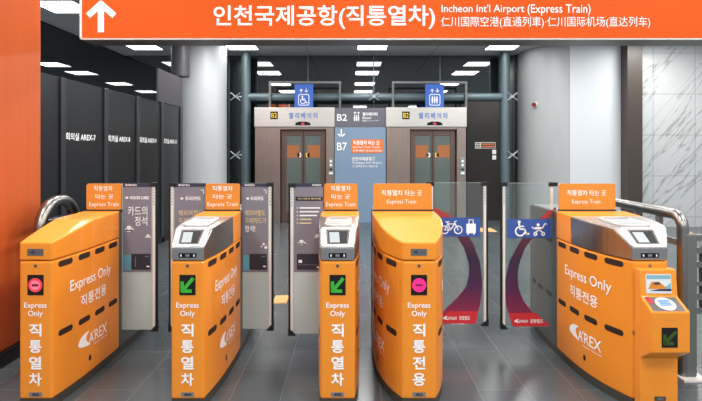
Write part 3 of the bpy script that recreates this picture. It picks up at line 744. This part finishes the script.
# leftmost gate
g = Gate(-1.833, .095, .134, 'leftmost orange fare gate showing a red stop light, beside the orange column', -.002)
g.body(False); g.face('직통열차', '405', 'red'); g.side(1); g.plate(-1.953, -1.697, N3)
g.flap(-1.705, PX(157.5, 3.76), 3.76, True); poster(g, 'cardbook', PX(123, 3.76), PX(151.5, 3.76))
# second
g = Gate(-.947, .0955, .139, 'narrow orange fare gate with silver card reader, second gate from the left', -.004)
g.body(True); g.face('직통열차', '404', 'arrow'); g.side(1); g.plate(-1.074, -.821, N3b)
g.flap(-.81, PX(273.5, 3.78), 3.78, True); poster(g, 'travel', PX(241.5, 3.78), PX(268, 3.78))
g.flap(-1.076, PX(169, 3.76), 3.76, True); poster(g, 'travel', PX(174.5, 3.76), PX(206, 3.76))
# third
g = Gate(-.078, .1, .136, 'narrow orange fare gate with silver card reader, at the centre of the row')
g.body(True); g.face('직통열차', '403', 'arrow'); g.side(1); g.side(-1); g.plate(-.199, .048, N3b)
g.flap(-.208, PX(288.5, 3.70), 3.70, True, zb=.16); poster(g, 'list', PX(294, 3.70), PX(323, 3.70))
# fourth, wide
g = Gate(.3835, .097, .229, 'wide orange fare gate with round pink stop light, fourth gate from the left', .0125)
g.body(False); g.face('직통전용', '402', 'pink'); g.side(-1); g.side(1); g.plate(.165, .597, W2)
g.flap(.60, PX(488, 3.85), 3.85, False, zb=.178); sticker(g, 'bike')
# fifth, wide, with the attached ticket reader
g = Gate(1.757, .1, .25, 'rightmost wide orange fare gate with silver card reader and ticket terminal in front', -.018, 4.66)
g.body(True); g.side(-1); g.plate(1.536, 1.951, W2)
g.flap(1.515, PX(500.5, 3.80), 3.80, False, zb=.172); sticker(g, 'wheel')
for z in (.822, .412):
    for k in range(3):
        mb = MB(g.left()); mb.base = .0008; mb.capsule(-(3.8+.185*k)-.128, -(3.8+.185*k), z-.0185, z+.0185, 'slot', 0); mb.build('vent_slot', g.rear)
mb = MB(front(YF)); mb.disc(1.739, .825, .0095, 'steel_mid', 0); mb.build('keyhole', g.cab)
mb = MB(front(YF)); mb.disc(1.648, .438, .012, 'steel', 0); mb.build('side_lock', g.cab)
# ticket terminal bolted onto that gate: body, tray, screen, display
DX = -.012
x0, x1 = 1.658+DX, 1.87+DX
mb = MB()
def yz(pts, xa, xb, m):
    n = len(pts); vs = [(xa, y, z) for y, z in pts] + [(xb, y, z) for y, z in pts]
    mb.add(vs, [tuple(range(n)), tuple(range(2*n-1, n-1, -1))] + [(i, n+i, n+(i+1) % n, (i+1) % n) for i in range(n)], m)
yz([(YF-.002, .0), (YF-.002, .818), (2.895, .818), (2.88, .668), (2.775, .612), (2.775, .388), (2.88, .32), (2.88, .0)], x0, x1, 'gate_orange')
tb = mb.build('ticket_terminal', g.t, bevel=.007)
sl = lambda u, v, d: (u+DX, 2.895-.015*(.818-v)/.15-d, v)
mb = MB(sl); mb.base = .001; mb.rrect(1.69, 1.836, .684, .792, .005, 'strip', 0); mb.rect(1.695, 1.831, .689, .787, 'screen_white', 1); mb.rect(1.695, 1.831, .765, .787, 'screen_sky', 2)
mb.poly([(1.70, .71), (1.72, .75), (1.765, .752), (1.80, .72), (1.80, .71)], 'screen_orange', 3); mb.poly([(1.725, .735), (1.742, .748), (1.765, .746), (1.77, .735)], 'screen_navy', 4); mb.poly([(1.77, .70), (1.831, .745), (1.831, .70)], 'screen_sky', 2); mb.poly([(1.70, .70), (1.76, .71), (1.831, .712), (1.831, .698)], 'screen_navy', 4)
mb.build('screen', tb)
ty = lambda u, v, d: (u+DX, 2.88-.105*(1-v)-d*.47, .612+.056*v+d*.88)
mb = MB(ty); mb.base = .001; mb.poly([(1.672, .05), (1.85, .05), (1.85, .95), (1.672, .95)], 'tray_grey', 0)
mb.poly([(1.672, .52), (1.70, .95), (1.672, .95)], 'red_band', 1); mb.poly([(1.672, .95), (1.70, .95), (1.71, .6), (1.69, .5)], 'red_band', 1)
mb.add([ty(1.765+(.055)*math.cos(2*math.pi*i/28), .5+.42*math.sin(2*math.pi*i/28), .003) for i in range(28)], [tuple(range(28))], 'disc_white')
for q in range(4): mb.add([ty(1.765+a, .38+.1*q+b, .005) for a, b in ((-.032, 0), (.032, 0), (.032, .06), (-.032, .06))], [(0, 1, 2, 3)], 'disc_blue')
mb.build('card_tray', tb)
F = lambda u, v, d: (u+DX, 2.775-d, v); mb = MB(F); mb.rrect(1.712, 1.80, .418, .528, .004, 'screen_black', 0); d = mb.build('status_screen', tb)
mb = MB(F); m, n = 1.756, .473; mb.line([(m+.03, n+.03), (m-.024, n-.024)], .02, 'led_dim', 2); mb.line([(m-.03, n+.012), (m-.029, n-.03), (m+.015, n-.03)], .02, 'led_dim', 3); mb.build('signal', d)
mb = MB(F)
for q in range(3): mb.capsule(1.728+.024*q, 1.74+.024*q, .564, .572, 'plate_orange', 0)
mb.build('speaker_holes', tb)
mb = MB(lambda u, v, d: (u+DX, 2.88-d, v)); mb.rrect(1.735, 1.80, .075, .1, .003, 'plinth', 0); mb.text('401', 1.75, 1.785, .08, .096, 'grey_mark', 1, off=.03); mb.build('number_plate', tb)

# ------------------------------------------------------------------ guard rails
def railpts(x, ya, yb, z, r, low):
    a = [(x, ya, low), (x, ya, z-r)] + [(x, ya+r-r*math.cos(math.radians(q)), z-r+r*math.sin(math.radians(q))) for q in range(15, 91, 15)]
    b = [(x, yb-r+r*math.sin(math.radians(q)), z-r+r*math.cos(math.radians(q))) for q in range(0, 91, 15)] + [(x, yb, low)]
    return a+b
t = empty('guard_rail', (-2.2, 3.9, 0), 'bent stainless steel tube hoop rail behind the leftmost gate', 'guard rail')
MB().tube(railpts(-2.22, 3.62, 4.08, 1.115, .2, 0), .042, 'steel_tube', 16).build('hoop', t, smooth=True)
MB().tube([(-2.22, 3.62, .98), (-2.22, 4.08, .98)], .02, 'steel_tube', 12).build('cross_bar', t, smooth=True)
for y in (3.62, 4.08): MB().tube([(-2.22, y, 0), (-2.22, y, .012)], .07, 'steel_tube', 20).build('floor_flange', t, smooth=True)
xr = 2.2
t = empty('guard_rail', (xr, 3.9, 0), 'long stainless steel rail behind the rightmost gate, beside the grey barrier', 'guard rail')
MB().tube(railpts(xr, 3.36, 5.1, 1.065, .09, 0), .036, 'steel_tube', 16).build('hand_rail', t, smooth=True)
for y in (3.62, 3.9, 4.5): MB().box(xr-.016, xr+.016, y-.02, y+.02, 0, 1.04, 'fence_grey').build('post', t)
for z in (.2, .62, .86): MB().box(xr-.012, xr+.012, 3.36, 5.1, z, z+.04, 'fence_grey').build('cross_bar', t)
MB().box(xr-.05, xr+.11, 3.27, 3.44, 0, .012, 'strip').build('base_plate', t)
MB().box(xr-.005, xr+.07, 3.32, 3.39, .012, .95, 'fence_grey').build('end_post', t, bevel=.01)
# orange slim post with black band
xo = PX(678.5, 3.75)
t = empty('marker_post', (xo+.06, 3.72, 0), 'slim orange post with a black band, behind the grey end post', 'post')
MB().box(xo+.015, xo+.075, 3.70, 3.75, 0, .9, 'plate_orange').build('post', t, bevel=.006)
MB().box(xo+.012, xo+.078, 3.697, 3.753, .78, .84, 'black').build('band', t)
# grey barrier gate with square openings
xb, Yb = 2.275, 3.40
t = empty('barrier_gate', (2.7, Yb, 0), 'grey metal barrier with square openings at the right edge', 'barrier')
mb = MB()
for za, zb2 in ((.89, .93), (.806, .846), (.712, .749), (.588, .614), (.494, .534), (.40, .44)): mb.box(xb, 3.3, Yb, Yb+.04, za, zb2, 'fence_grey')
for i in range(16):
    x = xb+.018+.066*i; mb.box(x, x+.026, Yb+.002, Yb+.038, .40, .846, 'fence_grey')
mb.build('grille', t)
for x in (3.26,): MB().box(x, x+.05, Yb-.004, Yb+.044, 0, .96, 'fence_grey').build('post', t, bevel=.005)

# ------------------------------------------------------------------ world, camera, look
w = bpy.data.worlds.new('world'); S.world = w; w.use_nodes = True
w.node_tree.nodes['Background'].inputs[0].default_value = (.75, .82, .9, 1); w.node_tree.nodes['Background'].inputs[1].default_value = .8
cd = bpy.data.cameras.new('camera'); cam = bpy.data.objects.new('camera', cd); C.objects.link(cam)
cam.location = (0, 0, EYE); cam.rotation_euler = (math.pi/2, 0, 0)
cd.sensor_width = 36; cd.lens = 36*FPX/702; cd.shift_x = (351-VX)/702; cd.shift_y = -(200.5-VY)/702; cd.clip_start = .05
S.camera = cam
S.view_settings.view_transform = 'Standard'; S.view_settings.look = 'None'; S.view_settings.exposure = 0
S.cycles.use_denoising = True; S.cycles.max_bounces = 10; S.cycles.transparent_max_bounces = 16
